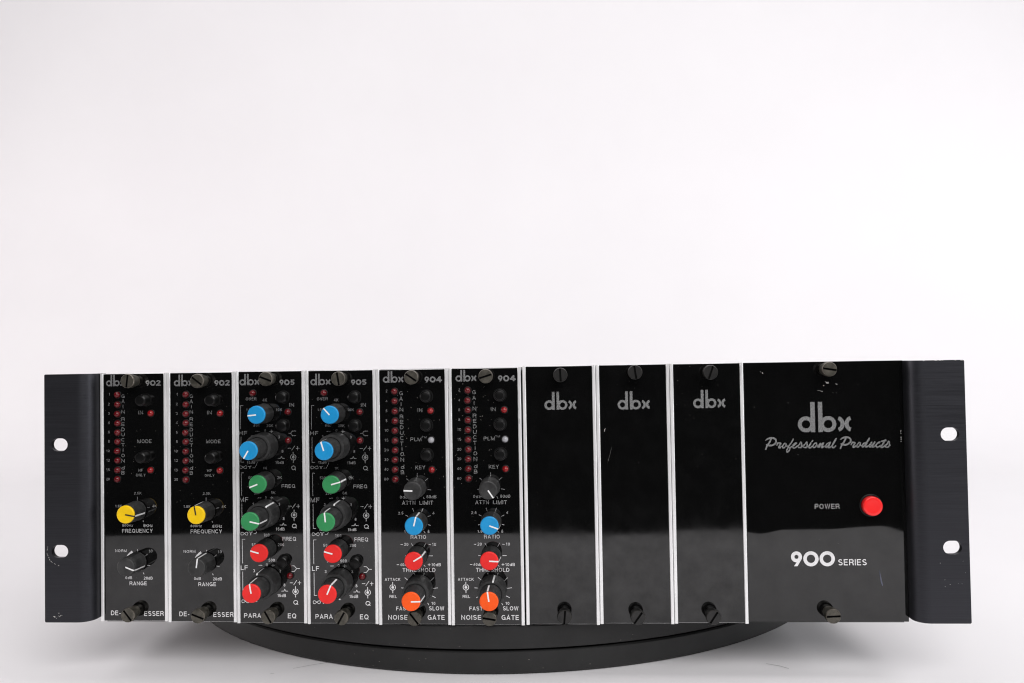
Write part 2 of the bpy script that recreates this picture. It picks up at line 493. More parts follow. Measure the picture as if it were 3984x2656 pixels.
# ------------------------------------------------------------------ measured layout, millimetres
BND = [-188.0, -151.23, -113.9, -76.19, -38.25, 0.0, 38.59, 77.05, 115.06, 152.58, 232.4]
ZBOT = [0.85, 0.4, -0.1, -0.45, -0.85, -1.0, -0.75, -0.25, 0.0, 0.9]
ZTOP = [132.4, 132.4, 132.5, 132.4, 132.3, 132.35, 132.8, 132.9, 132.9, 132.8]
TILT = [0.05, 0.02, 0.0, 0.03, 0.0, 0.0, -0.02, 0.06, -0.14, 0.0]      # degrees each panel leans back
DATA = {'blank_logo': [('dbx', 11.56, 110.0, 28.32, 119.37), ('dbx', 11.01, 109.65, 27.72, 119.08), ('dbx', 11.65, 109.86, 28.17, 119.28)],
 'blank_screws': [[(20.2, 128.16), (20.21, 5.16)], [(19.78, 128.92), (18.81, 4.95)], [(19.69, 128.33), (18.58, 5.14)]],
 'deesser': {'buttons': [(24.89, 118.05), (24.7, 87.88)],
             'knobs': [(20.15, 59.32), (20.18, 32.23)],
             'leds': [(9.89, 121.11), (9.86, 115.92), (9.83, 110.92), (9.8, 105.96), (9.77, 100.92), (9.75, 95.97), (9.72, 90.93), (9.69, 85.94), (9.66, 80.91), (9.63, 75.97), (28.18, 110.92), (27.98, 80.74)],
             'lines': [[(20.29, 66.62), (20.28, 64.46)], [(25.49, 60.66), (27.1, 61.03)], [(23.27, 54.0), (23.75, 53.15)], [(14.57, 60.73), (13.02, 61.12)], [(16.96, 54.04), (16.47, 53.19)], [(20.31, 38.75), (20.3, 36.88)],
                       [(25.67, 36.15), (24.12, 34.85)], [(25.44, 30.25), (27.09, 30.06)], [(23.33, 26.32), (23.81, 25.38)], [(16.79, 26.33), (16.3, 25.4)]],
             'logo': ('dbx', 3.38, 125.65, 13.77, 131.9),
             'number': ('902', 25.19, 125.66, 33.47, 128.61),
             'screws': [(19.08, 128.46), (18.64, 5.95)],
             'texts': [('1', 4.91, 120.74, 5.46, 122.16), ('2', 4.4, 115.53, 5.43, 116.94), ('3', 4.37, 110.51, 5.4, 111.92), ('4', 4.34, 105.54, 5.38, 106.95), ('6', 4.32, 100.47, 5.35, 101.88), ('8', 4.29, 95.51, 5.32, 96.91),
                       ('10', 3.29, 90.46, 5.29, 91.85), ('12', 3.26, 85.45, 5.27, 86.84), ('15', 3.23, 80.39, 5.24, 81.79), ('20', 3.21, 75.43, 5.21, 76.83), ('G', 11.79, 119.37, 13.66, 121.23), ('A', 11.78, 116.57, 13.64, 118.44),
                       ('I', 12.49, 113.82, 12.9, 115.7), ('N', 11.75, 111.03, 13.61, 112.9), ('R', 11.72, 107.15, 13.59, 109.02), ('E', 11.71, 104.36, 13.57, 106.23), ('D', 11.69, 101.62, 13.56, 103.49), ('U', 11.68, 98.88, 13.54, 100.75),
                       ('C', 11.66, 96.09, 13.52, 97.96), ('T', 11.64, 93.3, 13.51, 95.17), ('I', 12.36, 90.5, 12.76, 92.39), ('O', 11.61, 87.68, 13.47, 89.55), ('N', 11.6, 84.89, 13.46, 86.76), ('d', 11.57, 81.16, 13.44, 83.04),
                       ('B', 11.56, 78.48, 13.42, 80.35), ('IN', 21.1, 110.49, 23.64, 112.44), ('MODE', 20.52, 95.14, 28.3, 97.04), ('HF', 20.91, 79.9, 23.54, 81.43), ('ONLY', 19.53, 77.42, 24.88, 78.83),
                       ('2.5K', 18.5, 67.81, 22.64, 69.15), ('1.8K', 8.1, 61.06, 11.9, 62.4), ('4K', 28.5, 60.88, 30.83, 62.27), ('800Hz', 11.84, 50.77, 17.82, 52.06), ('8KHz', 23.49, 50.48, 28.59, 52.0),
                       ('FREQUENCY', 11.82, 47.48, 28.57, 49.51), ('NORM', 7.97, 37.29, 14.34, 38.68), ('10', 26.31, 37.0, 28.4, 38.49), ('0dB', 13.52, 22.96, 17.26, 24.36), ('20dB', 23.65, 22.67, 28.4, 24.2),
                       ('RANGE', 15.78, 19.68, 25.24, 21.63), ('DE-', 5.5, 3.84, 10.85, 6.28), ('ESSER', 23.67, 3.48, 34.32, 5.97)],
             'wedge': [(13.93, 34.5), (14.66, 35.72), (15.89, 37.03), (17.15, 38.06), (18.31, 36.09), (16.84, 34.87)]},
 'ear_slots': [(-204.51, 95.65), (-204.44, 39.96), (250.59, 95.96), (250.27, 40.25)],
 'eq': {'buttons': [(25.9, 118.59), (25.94, 103.64), (25.68, 32.46)],
        'dials': [(31.02, 86.83), (31.18, 56.42), (31.51, 16.27)],
        'duals': [(16.05, 92.98), (16.53, 57.64), (16.92, 21.94)],
        'knobs': [(15.81, 110.11), (16.17, 74.44), (16.52, 39.15)],
        'leds': [(9.57, 121.0), (28.39, 110.79), (28.47, 95.74), (28.77, 24.67)],
        'lines': [[(4.29, 114.44), (2.85, 114.46), (2.64, 101.98)], [(2.94, 97.89), (2.82, 84.49), (4.35, 84.43)], [(10.73, 100.76), (12.74, 100.73)], [(18.48, 100.67), (20.29, 100.64)], [(19.4, 101.5), (19.38, 99.81)],
                  [(28.63, 99.47), (29.82, 99.46)], [(29.82, 99.46), (30.69, 100.62), (32.69, 100.59)], [(29.82, 99.46), (30.67, 98.19), (32.67, 98.16)], [(28.17, 91.56), (29.89, 91.54)], [(30.18, 90.44), (31.99, 92.89)],
                  [(32.47, 91.51), (34.31, 91.49)], [(33.4, 92.53), (33.38, 90.47)], [(23.01, 86.31), (24.25, 86.29), (24.74, 87.32), (25.21, 86.28), (26.45, 86.27)],
                  [(6.01, 81.77), (5.95, 81.43), (5.8, 81.17), (5.56, 81.02), (5.25, 81.02), (4.87, 81.18), (4.46, 81.45), (4.02, 81.79), (3.58, 82.13), (3.16, 82.4), (2.78, 82.55), (2.47, 82.55), (2.23, 82.41), (2.08, 82.14),
                   (2.03, 81.81), (2.08, 81.47), (2.22, 81.2), (2.46, 81.05), (2.77, 81.05), (3.15, 81.19), (3.57, 81.46), (4.02, 81.79), (4.46, 82.12), (4.89, 82.38), (5.26, 82.53), (5.58, 82.53), (5.81, 82.37), (5.96, 82.1),
                   (6.01, 81.77)],
                  [(6.49, 82.4), (7.24, 82.25), (7.51, 80.98)], [(8.64, 82.38), (7.89, 82.24), (7.6, 80.98)], [(8.97, 81.44), (10.31, 81.43), (11.77, 84.22)], [(4.3, 78.81), (2.96, 78.82), (3.04, 66.76)],
                  [(3.1, 62.57), (3.08, 49.77), (4.42, 49.67)], [(11.69, 65.54), (13.69, 65.53)], [(18.37, 65.5), (20.18, 65.48)], [(19.28, 66.33), (19.27, 64.65)], [(28.23, 61.05), (29.93, 61.04)], [(30.23, 59.96), (32.02, 62.37)],
                  [(32.49, 61.02), (34.31, 61.01)], [(33.41, 62.04), (33.39, 59.99)], [(23.51, 51.16), (24.82, 51.15), (25.31, 52.17), (25.77, 51.15), (27.08, 51.14)],
                  [(6.25, 46.73), (6.2, 46.38), (6.06, 46.11), (5.83, 45.96), (5.53, 45.96), (5.17, 46.11), (4.76, 46.39), (4.34, 46.74), (3.92, 47.08), (3.52, 47.36), (3.16, 47.52), (2.85, 47.52), (2.62, 47.36), (2.48, 47.09),
                   (2.43, 46.75), (2.47, 46.4), (2.61, 46.12), (2.84, 45.97), (3.14, 45.97), (3.51, 46.12), (3.91, 46.39), (4.34, 46.74), (4.77, 47.08), (5.18, 47.35), (5.54, 47.5), (5.84, 47.5), (6.07, 47.35), (6.21, 47.07),
                   (6.25, 46.73)],
                  [(6.64, 47.61), (7.4, 47.47), (7.66, 45.84)], [(8.79, 47.6), (8.04, 47.47), (7.75, 45.84)], [(9.41, 46.67), (10.46, 46.66), (11.09, 47.68)], [(4.7, 43.8), (3.12, 43.8), (3.19, 31.08)],
                  [(3.25, 26.75), (3.24, 14.75), (4.76, 14.75)], [(11.82, 30.08), (13.83, 30.08)], [(18.54, 30.07), (20.54, 30.06)], [(19.55, 30.9), (19.53, 29.23)],
                  [(29.57, 29.71), (30.99, 29.71), (32.26, 28.32), (30.96, 26.74), (29.53, 26.74)], [(32.26, 28.32), (33.82, 28.31)], [(28.52, 20.83), (30.22, 20.83)], [(30.52, 19.74), (32.3, 22.2)], [(32.77, 20.83), (34.59, 20.82)],
                  [(33.69, 21.85), (33.67, 19.81)], [(23.97, 16.5), (25.27, 16.5), (25.76, 17.52), (26.22, 16.5), (27.53, 16.5)],
                  [(6.45, 11.2), (6.4, 10.84), (6.25, 10.56), (6.02, 10.41), (5.72, 10.41), (5.36, 10.56), (4.96, 10.85), (4.54, 11.2), (4.12, 11.55), (3.72, 11.83), (3.36, 11.99), (3.05, 11.99), (2.83, 11.83), (2.68, 11.55), (2.63, 11.2),
                   (2.67, 10.85), (2.81, 10.56), (3.04, 10.41), (3.34, 10.41), (3.71, 10.56), (4.11, 10.85), (4.54, 11.2), (4.97, 11.55), (5.37, 11.83), (5.74, 11.99), (6.04, 11.99), (6.27, 11.83), (6.4, 11.55), (6.45, 11.2)],
                  [(7.03, 12.01), (7.73, 11.87), (7.97, 10.38)], [(9.03, 12.01), (8.33, 11.87), (8.06, 10.38)], [(9.64, 11.03), (10.69, 11.03), (11.42, 12.24)]],
        'logo': ('dbx', 2.33, 125.14, 13.23, 131.22),
        'number': ('905', 24.03, 124.96, 32.17, 127.84),
        'screws': [(19.13, 128.5), (19.33, 5.18)],
        'texts': [('OVER', 5.71, 117.1, 11.48, 118.66), ('4K', 14.81, 116.41, 17.26, 117.97), ('IN', 29.11, 113.5, 31.8, 115.34), ('10K', 21.93, 111.25, 25.33, 112.61), ('1.5K', 5.94, 111.46, 9.65, 112.82), ('HF', 1.94, 98.84, 6.28, 100.9),
                  ('800', 9.89, 103.11, 13.16, 104.52), ('20K', 16.88, 102.88, 20.33, 104.34), ('0', 15.51, 100.51, 16.48, 101.81), ('3', 8.16, 97.13, 9.08, 98.53), ('3', 23.03, 96.87, 23.99, 98.26), ('8', 24.86, 89.32, 25.82, 90.72),
                  ('15dB', 21.41, 83.33, 25.95, 84.78), ('15dB', 6.02, 83.57, 10.58, 85.02), ('Q', 29.86, 80.08, 32.36, 82.39), ('1K', 14.7, 80.54, 16.91, 81.97), ('500', 6.76, 75.61, 10.03, 76.99), ('2K', 22.33, 75.39, 24.82, 76.86),
                  ('FREQ', 24.62, 70.66, 31.92, 72.6), ('MF', 1.77, 63.51, 6.58, 65.91), ('5K', 18.87, 67.5, 21.26, 68.88), ('200', 9.94, 67.42, 12.82, 68.8), ('0', 15.64, 64.96, 16.61, 66.3), ('3', 8.78, 61.5, 9.75, 62.9),
                  ('3', 22.86, 61.36, 23.73, 62.8), ('8', 25.06, 53.8, 26.03, 55.2), ('Q', 29.87, 49.5, 32.55, 51.81), ('15dB', 21.3, 48.33, 25.97, 49.84), ('15dB', 6.17, 48.41, 10.73, 49.92), ('100', 14.64, 45.15, 17.95, 46.72),
                  ('FREQ', 24.81, 42.87, 32.1, 44.93), ('50', 8.25, 40.24, 10.41, 41.68), ('200', 22.31, 40.09, 25.65, 41.57), ('500', 17.23, 31.98, 20.58, 33.5), ('30', 10.08, 32.0, 12.24, 33.52), ('0', 15.77, 29.42, 16.84, 31.05),
                  ('LF', 2.16, 27.59, 6.0, 30.01), ('3', 8.83, 26.42, 9.9, 27.95), ('3', 22.98, 26.39, 23.85, 27.78), ('8', 25.09, 18.96, 26.15, 20.49), ('15dB', 21.8, 13.4, 26.42, 15.02), ('Q', 30.21, 9.46, 32.93, 11.77),
                  ('PARA', 3.74, 2.58, 12.92, 4.91), ('EQ', 27.24, 2.28, 31.77, 4.83)]},
 'gate': {'buttons': [(26.71, 117.96), (26.59, 102.82), (26.64, 87.34)],
          'dials': [(7.58, 18.43)],
          'duals': [(21.51, 17.9)],
          'knobs': [(20.88, 70.44), (21.27, 52.58), (20.89, 34.81)],
          'leds': [(9.99, 120.71), (9.82, 115.52), (9.94, 110.38), (9.87, 105.19), (9.85, 100.1), (9.83, 95.02), (9.81, 89.84), (9.79, 84.85), (9.77, 79.78), (9.8, 74.7), (28.91, 110.27), (28.97, 95.04), (29.03, 79.6)],
          'lines': [[(21.3, 77.95), (21.27, 75.87)], [(15.55, 74.99), (16.71, 74.06)], [(27.01, 75.13), (25.45, 73.8)], [(26.6, 69.27), (28.55, 68.98)], [(14.3, 69.08), (15.94, 69.35)], [(24.3, 65.38), (24.84, 64.31)],
                    [(14.82, 55.98), (16.21, 55.28)], [(18.61, 59.51), (19.29, 57.7)], [(24.12, 59.47), (23.35, 57.54)], [(27.99, 55.76), (26.39, 54.99)], [(26.66, 50.93), (27.96, 50.6)], [(14.42, 50.67), (15.69, 50.99)],
                    [(24.42, 47.53), (25.06, 46.7)], [(17.74, 47.56), (17.13, 46.74)], [(17.75, 41.2), (18.71, 39.59)], [(25.36, 41.31), (24.31, 39.33)], [(26.76, 34.73), (28.9, 34.72)], [(14.3, 34.77), (15.93, 34.76)],
                    [(24.17, 30.04), (24.95, 29.12)], [(14.0, 23.49), (15.67, 22.01)], [(18.85, 25.87), (19.29, 24.4)], [(24.3, 25.86), (23.86, 24.25)], [(29.2, 23.37), (27.31, 21.53)], [(31.31, 18.13), (28.84, 17.86)],
                    [(12.06, 18.15), (13.6, 17.97)], [(30.08, 13.04), (28.23, 13.96)], [(12.93, 13.05), (14.72, 13.97)], [(26.53, 9.23), (25.85, 10.38)], [(12.04, 40.67), (13.3, 40.67)], [(26.75, 40.61), (27.96, 40.61)],
                    [(9.89, 30.17), (11.1, 30.17)], [(26.23, 30.13), (27.62, 30.12)], [(26.93, 30.82), (26.91, 29.44)]],
          'logo': ('dbx', 3.68, 125.4, 14.72, 131.51),
          'number': ('904', 25.85, 125.21, 35.11, 128.27),
          'screws': [(20.05, 128.11), (20.04, 4.35)],
          'texts': [('2', 5.21, 120.35, 6.08, 121.78), ('4', 5.15, 115.14, 6.01, 116.29), ('6', 5.08, 109.98, 5.94, 111.41), ('8', 5.01, 104.77, 5.88, 106.2), ('10', 4.24, 99.67, 6.37, 101.09), ('15', 4.17, 94.57, 6.31, 95.98),
                    ('20', 4.1, 89.37, 6.24, 90.78), ('30', 4.04, 84.36, 6.17, 85.78), ('40', 3.97, 79.26, 6.1, 80.68), ('60', 3.91, 74.17, 6.04, 75.58), ('G', 12.34, 118.76, 14.34, 120.78), ('A', 12.3, 115.83, 14.3, 117.85),
                    ('I', 13.06, 113.03, 13.47, 115.07), ('N', 12.41, 110.21, 14.41, 112.22), ('R', 12.41, 106.49, 14.41, 108.51), ('E', 12.47, 103.71, 14.47, 105.72), ('D', 12.48, 100.88, 14.47, 102.89), ('U', 12.44, 98.0, 14.44, 100.02),
                    ('C', 12.4, 95.22, 14.4, 97.24), ('T', 12.36, 92.34, 14.36, 94.36), ('I', 13.26, 89.65, 13.67, 91.68), ('O', 12.52, 86.83, 14.52, 88.84), ('N', 12.53, 83.95, 14.53, 85.97), ('d', 12.57, 80.16, 14.57, 82.18),
                    ('B', 12.58, 77.38, 14.58, 79.4), ('IN', 21.88, 109.81, 24.48, 111.72), ('PLM', 17.92, 94.55, 23.8, 96.48), ('TM', 24.03, 96.06, 26.48, 97.1), ('KEY', 20.39, 79.81, 25.61, 81.75), ('0dB', 11.99, 64.68, 16.36, 66.13),
                    ('60dB', 26.06, 64.67, 31.31, 66.25), ('ATTN', 13.12, 61.44, 20.16, 63.42), ('LIMIT', 22.28, 61.38, 29.5, 63.36), ('2.5', 10.94, 56.37, 13.67, 57.74), ('4', 29.07, 56.26, 30.02, 57.64),
                    ('1.5', 13.99, 46.66, 16.58, 47.98), ('5', 26.37, 46.6, 27.32, 48.07), ('RATIO', 17.36, 43.6, 25.51, 45.55), ('20', 13.9, 39.97, 16.12, 41.53), ('10', 28.6, 39.92, 30.72, 41.47), ('40dB', 11.66, 29.48, 16.35, 30.94),
                    ('10dB', 28.08, 29.34, 33.13, 30.89), ('THRESHOLD', 12.88, 26.39, 30.21, 28.42), ('ATTACK', 3.46, 21.8, 11.66, 23.26), ('REL', 5.82, 12.91, 9.68, 14.43), ('10', 27.84, 9.37, 29.91, 10.84),
                    ('FAST', 9.24, 6.47, 16.04, 8.41), ('SLOW', 26.49, 6.48, 34.52, 8.55), ('NOISE', 4.97, 1.65, 15.28, 4.04), ('GATE', 25.73, 1.58, 34.73, 4.06)]},
 'power': {'button': (62.34, 59.51),
           'logo': ('dbx', 26.86, 96.83, 53.73, 112.36),
           'number': ('900', 21.88, 28.82, 43.78, 36.4),
           'screws': [(41.19, 128.97), (40.04, 5.81)],
           'script': [[(13.41, 93.88, 0.83), (12.43, 91.86, 0.83), (11.17, 89.99, 0.77), (10.52, 88.42, 0.66)],
                      [(10.49, 92.94, 0.31), (11.47, 93.64, 0.74), (12.91, 94.13, 0.94), (14.35, 94.09, 0.94), (15.55, 93.39, 0.88), (15.76, 92.11, 0.77), (14.92, 90.96, 0.83), (13.54, 90.37, 0.88), (12.11, 90.34, 0.88),
                       (10.97, 90.79, 0.71)],
                      [(16.12, 90.3, 0.48), (16.72, 91.59, 0.71), (17.29, 91.52, 0.68), (18.07, 91.36, 0.8), (17.47, 90.21, 0.77), (17.09, 89.27, 0.74), (17.63, 89.05, 0.66), (18.54, 89.91, 0.51)],
                      [(20.29, 91.34, 0.63), (19.34, 90.55, 0.63), (18.99, 89.47, 0.63), (19.59, 88.98, 0.63), (20.54, 89.89, 0.63), (20.82, 90.97, 0.63), (20.29, 91.34, 0.63)], [(20.54, 89.81, 0.48), (21.83, 90.02, 0.48)],
                      [(24.48, 93.44, 0.66), (23.29, 91.45, 0.66), (22.11, 89.87, 0.66), (21.36, 88.43, 0.66), (21.05, 87.27, 0.66), (21.32, 86.81, 0.66), (22.05, 87.41, 0.66), (22.65, 88.56, 0.66), (22.24, 89.29, 0.66),
                       (22.95, 89.21, 0.66), (23.9, 89.85, 0.66)],
                      [(24.25, 89.85, 0.6), (25.56, 90.85, 0.6), (26.12, 91.45, 0.6), (25.43, 91.47, 0.6), (24.56, 90.71, 0.6), (24.11, 89.7, 0.6), (24.38, 89.0, 0.6), (25.23, 89.0, 0.6), (26.54, 89.97, 0.6)],
                      [(26.54, 89.82, 0.66), (27.56, 90.82, 0.66), (28.3, 91.9, 0.66), (28.62, 90.67, 0.66), (28.53, 89.66, 0.66), (27.94, 89.05, 0.66), (26.95, 89.24, 0.66)], [(28.53, 89.66, 0.48), (29.25, 89.79, 0.48)],
                      [(29.25, 89.79, 0.66), (30.41, 90.94, 0.66), (31.15, 91.87, 0.66), (31.4, 90.64, 0.66), (31.31, 89.63, 0.66), (30.65, 89.03, 0.66), (29.66, 89.24, 0.66)], [(31.31, 89.63, 0.48), (32.24, 89.91, 0.48)],
                      [(32.24, 89.91, 0.66), (33.27, 91.41, 0.66), (32.38, 89.76, 0.66), (32.25, 89.11, 0.66), (32.86, 88.94, 0.66), (33.87, 89.74, 0.66)], [(33.75, 92.06, 0.63), (34.23, 92.66, 0.63)],
                      [(35.7, 91.46, 0.63), (34.61, 90.6, 0.63), (34.34, 89.38, 0.63), (34.93, 89.04, 0.63), (35.87, 90.01, 0.63), (36.16, 91.09, 0.63), (35.7, 91.46, 0.63)], [(35.95, 90.01, 0.48), (36.94, 89.86, 0.48)],
                      [(36.78, 89.35, 0.66), (37.97, 91.15, 0.66), (37.2, 89.13, 0.66), (38.52, 90.71, 0.66), (39.68, 91.3, 0.66), (38.71, 89.69, 0.66), (38.67, 88.94, 0.66), (39.92, 89.68, 0.66)],
                      [(43.12, 91.64, 0.63), (41.76, 91.22, 0.63), (40.73, 90.1, 0.63), (40.67, 89.12, 0.63), (41.36, 89.38, 0.63), (42.97, 91.35, 0.63), (42.24, 89.66, 0.63), (42.22, 88.89, 0.63), (43.71, 89.64, 0.63)],
                      [(43.78, 89.78, 0.63), (45.11, 91.79, 0.63), (46.0, 93.55, 0.63), (45.12, 92.37, 0.63), (44.11, 90.5, 0.63), (44.08, 89.09, 0.63), (44.61, 88.86, 0.63), (45.63, 89.76, 0.63)],
                      [(50.84, 93.85, 0.83), (49.86, 91.84, 0.83), (48.61, 89.98, 0.77), (47.96, 88.42, 0.66)],
                      [(47.95, 92.92, 0.31), (48.92, 93.61, 0.74), (50.35, 94.1, 0.94), (51.76, 94.06, 0.94), (52.95, 93.37, 0.88), (53.16, 92.09, 0.77), (52.32, 90.95, 0.83), (50.96, 90.36, 0.88), (49.54, 90.33, 0.88),
                       (48.42, 90.77, 0.71)],
                      [(53.32, 90.22, 0.48), (53.92, 91.51, 0.71), (54.49, 91.43, 0.68), (55.26, 91.28, 0.8), (54.67, 90.13, 0.77), (54.29, 89.2, 0.74), (54.82, 88.97, 0.66), (55.72, 89.83, 0.51)],
                      [(57.43, 91.44, 0.63), (56.49, 90.51, 0.63), (56.14, 89.39, 0.63), (56.66, 89.03, 0.63), (57.65, 89.92, 0.63), (58.02, 91.0, 0.63), (57.43, 91.44, 0.63)], [(57.68, 89.85, 0.48), (58.66, 89.77, 0.48)],
                      [(60.68, 91.3, 0.66), (59.4, 90.74, 0.66), (58.83, 89.62, 0.66), (59.1, 89.07, 0.66), (60.23, 90.04, 0.66), (61.41, 91.9, 0.66), (62.58, 93.5, 0.66), (61.39, 91.47, 0.66), (60.67, 89.75, 0.66), (60.79, 88.92, 0.66),
                       (61.99, 89.73, 0.66)],
                      [(62.2, 89.73, 0.66), (63.66, 91.47, 0.66), (62.65, 89.73, 0.66), (62.63, 89.04, 0.66), (63.32, 89.29, 0.66), (65.24, 91.6, 0.66), (64.06, 89.71, 0.66), (64.04, 88.95, 0.66), (65.09, 89.41, 0.66)],
                      [(65.09, 89.41, 0.66), (65.88, 90.12, 0.66)], [(67.31, 90.97, 0.66), (67.58, 91.55, 0.66), (66.5, 90.98, 0.66), (65.76, 89.84, 0.66), (66.02, 88.93, 0.66), (66.98, 89.1, 0.66), (68.13, 89.81, 0.66)],
                      [(70.49, 92.64, 0.66), (69.31, 90.81, 0.66), (68.28, 89.23, 0.66), (68.41, 88.7, 0.66), (69.38, 89.08, 0.66), (70.39, 90.0, 0.66)], [(68.58, 91.88, 0.77), (70.66, 92.2, 0.77)],
                      [(70.09, 89.36, 0.66), (71.25, 90.5, 0.66), (72.02, 91.86, 0.66), (72.41, 90.49, 0.66), (72.21, 89.48, 0.66), (71.49, 88.81, 0.66), (70.37, 89.07, 0.66)], [(71.85, 89.05, 0.48), (72.79, 89.88, 0.48)]],
           'smear': [(65.78, 26.75), (66.16, 23.9), (66.69, 20.8), (67.11, 19.14)],
           'texts': [('POWER', 34.41, 57.88, 46.79, 60.4), ('SERIES', 45.39, 29.28, 59.61, 32.35)]}}

# ------------------------------------------------------------------ the setting: one white paper sweep
TAB = -28.5
def backdrop():
    prof = [(-365, TAB)]
    for i in range(1, 9):
        prof.append((-365 + i * 120, TAB))
    y0, R_ = 700, 500
    for i in range(1, 17):
        a = PI / 2 * i / 16
        prof.append((y0 + R_ * math.sin(a), TAB + R_ - R_ * math.cos(a)))
    for i in range(1, 5):
        prof.append((y0 + R_, TAB + R_ + i * 420))
    xs = [-3800 + i * 100 for i in range(77)]
    v, f = [], []
    for k, (y, z) in enumerate(prof):
        for x in xs:
            yy = y + (5.0 * math.sin(x * 0.011 + 0.6) + 3.0 * math.sin(x * 0.027) if k == 0 else 0.0)
            v.append((x, yy, z))
    n = len(xs)
    for k in range(len(prof) - 1):
        for i in range(n - 1):
            f.append((k * n + i, k * n + i + 1, (k + 1) * n + i + 1, (k + 1) * n + i))
    o = put('backdrop', make_mesh('backdrop', v, f, M_BACK, 60))
    o['kind'] = 'structure'
    md = o.modifiers.new('paper', 'SOLIDIFY'); md.thickness = 0.0006; md.offset = -1
    fl = Flat()
    def mark(pts, wd):
        for i in range(len(pts) - 1):
            (x0, y0_), (x1, y1_) = pts[i], pts[i + 1]
            d = math.hypot(x1 - x0, y1_ - y0_); nx, ny = -(y1_ - y0_) / d * wd / 2, (x1 - x0) / d * wd / 2
            n_ = len(fl.v)
            fl.v += [(x0 + nx, y0_ + ny, TAB + 0.2), (x1 + nx, y1_ + ny, TAB + 0.2), (x1 - nx, y1_ - ny, TAB + 0.2), (x0 - nx, y0_ - ny, TAB + 0.2)]
            fl.f.append((n_ + 3, n_ + 2, n_ + 1, n_))
    mark([(-88, 12), (-80, 17), (-72, 21)], 0.35)
    mark([(-98, 4), (-96, 5)], 0.4)
    mark([(166, 22), (172, 19), (176, 15)], 0.5)
    fl.build('scuff_mark', o, M_SCUFF)['kind'] = 'stuff'
backdrop()

# ------------------------------------------------------------------ turntable
def turntable():
    t = thing('turntable', 'round black two-tier display turntable under the rack unit', 'turntable', (14, 238, TAB))
    def disc(name, prof, rag=False):
        seg = 220
        v, f = [], []
        for k, (r, z) in enumerate(prof):
            for i in range(seg):
                a = 2 * PI * i / seg
                rr = r
                v.append((rr * math.cos(a), rr * math.sin(a), z))
        for k in range(len(prof) - 1):
            for i in range(seg):
                j = (i + 1) % seg
                f.append((k * seg + i, k * seg + j, (k + 1) * seg + j, (k + 1) * seg + i))
        f.append(tuple((len(prof) - 1) * seg + i for i in range(seg)))
        f.append(tuple(seg - 1 - i for i in range(seg)))
        return put(name, make_mesh(name, v, f, M_TURN, 30), t)
    disc('base', [(232, 0.05), (233.6, 0.6), (234.2, 1.5), (234.2, 11.6), (233.4, 12.4), (225, 12.4)])
    disc('bearing_ring', [(226, 12.45), (226, 13.7)])
    fl = Flat()
    for _ in range(34):
        a = math.radians(-90 + random.gauss(0, 26))
        lower = random.random() < 0.55
        R_, z = (234.35, random.uniform(1.8, 11.4)) if lower else (236.35, random.choice((15.2, 15.3, 15.5, random.uniform(16, 25))))  # flecks on the platter lip are painted glints, the others dust
        l, hh = random.uniform(0.15, 0.9) / R_, random.uniform(0.05, 0.16)
        n_ = len(fl.v)
        for (da, dz) in ((0, 0), (l, random.uniform(-0.1, 0.1)), (l, hh), (0, hh)):
            fl.v.append((R_ * math.cos(a + da), R_ * math.sin(a + da), z + dz))
        fl.f.append((n_, n_ + 1, n_ + 2, n_ + 3))
    fl.build('dust_glint_flecks', t, M_DUST_GLINT)['kind'] = 'stuff'
    disc('platter', [(234.4, 13.75), (236.0, 14.2), (236.2, 15.0), (236.2, 25.6), (235.2, 26.9), (232, 26.95)])
turntable()

# ------------------------------------------------------------------ rack frame with its two ears
ZE0, ZE1 = 3.0, 132.65
def ear_flat(name, x0, x1, slots):
    """plate in the x-z plane with real slot openings, y from -10 to -7.4"""
    c = bpy.data.curves.new(name, 'CURVE')
    c.dimensions = '2D'
    c.fill_mode = 'BOTH'
    c.extrude = 0.0013
    def spl(pts):
        s = c.splines.new('POLY')
        s.points.add(len(pts) - 1)
        for p, (x, z) in zip(s.points, pts):
            p.co = (x * mm, z * mm, 0, 1)
        s.use_cyclic_u = True
    outer = x0 if abs(x0) > abs(x1) else x1
    r = 0.7
    pts = []
    for (cx, cz, a0) in ((x1, ZE0, 270), (x1, ZE1, 0), (x0, ZE1, 90), (x0, ZE0, 180)):
        if cx == outer:
            ccx = cx - r if cx > (x0 + x1) / 2 else cx + r
            ccz = cz - r if cz > 60 else cz + r
            for i in range(5):
                a = math.radians(a0 + 90 * i / 4)
                pts.append((ccx + r * math.cos(a), ccz + r * math.sin(a)))
        else:
            pts.append((cx, cz))
    spl(pts)
    for (sx, sz) in slots:
        hw, hr = 1.15, 3.35
        q = []
        for i in range(13):
            a = -PI / 2 + PI * i / 12
            q.append((sx + hw + hr * math.cos(a), sz + hr * math.sin(a)))
        for i in range(13):
            a = PI / 2 + PI * i / 12
            q.append((sx - hw + hr * math.cos(a), sz + hr * math.sin(a)))
        spl(q)
    o = bpy.data.objects.new(name, c)
    COL.objects.link(o)
    bpy.context.view_layer.update()
    me = bpy.data.meshes.new_from_object(o.evaluated_get(bpy.context.evaluated_depsgraph_get()))
    bpy.data.objects.remove(o)
    # curve plane (x, y) -> world (x, z); extrude axis -> y
    me.transform(Matrix(((1, 0, 0, 0), (0, 0, -1, -0.0087), (0, 1, 0, 0), (0, 0, 0, 1))))
    return me
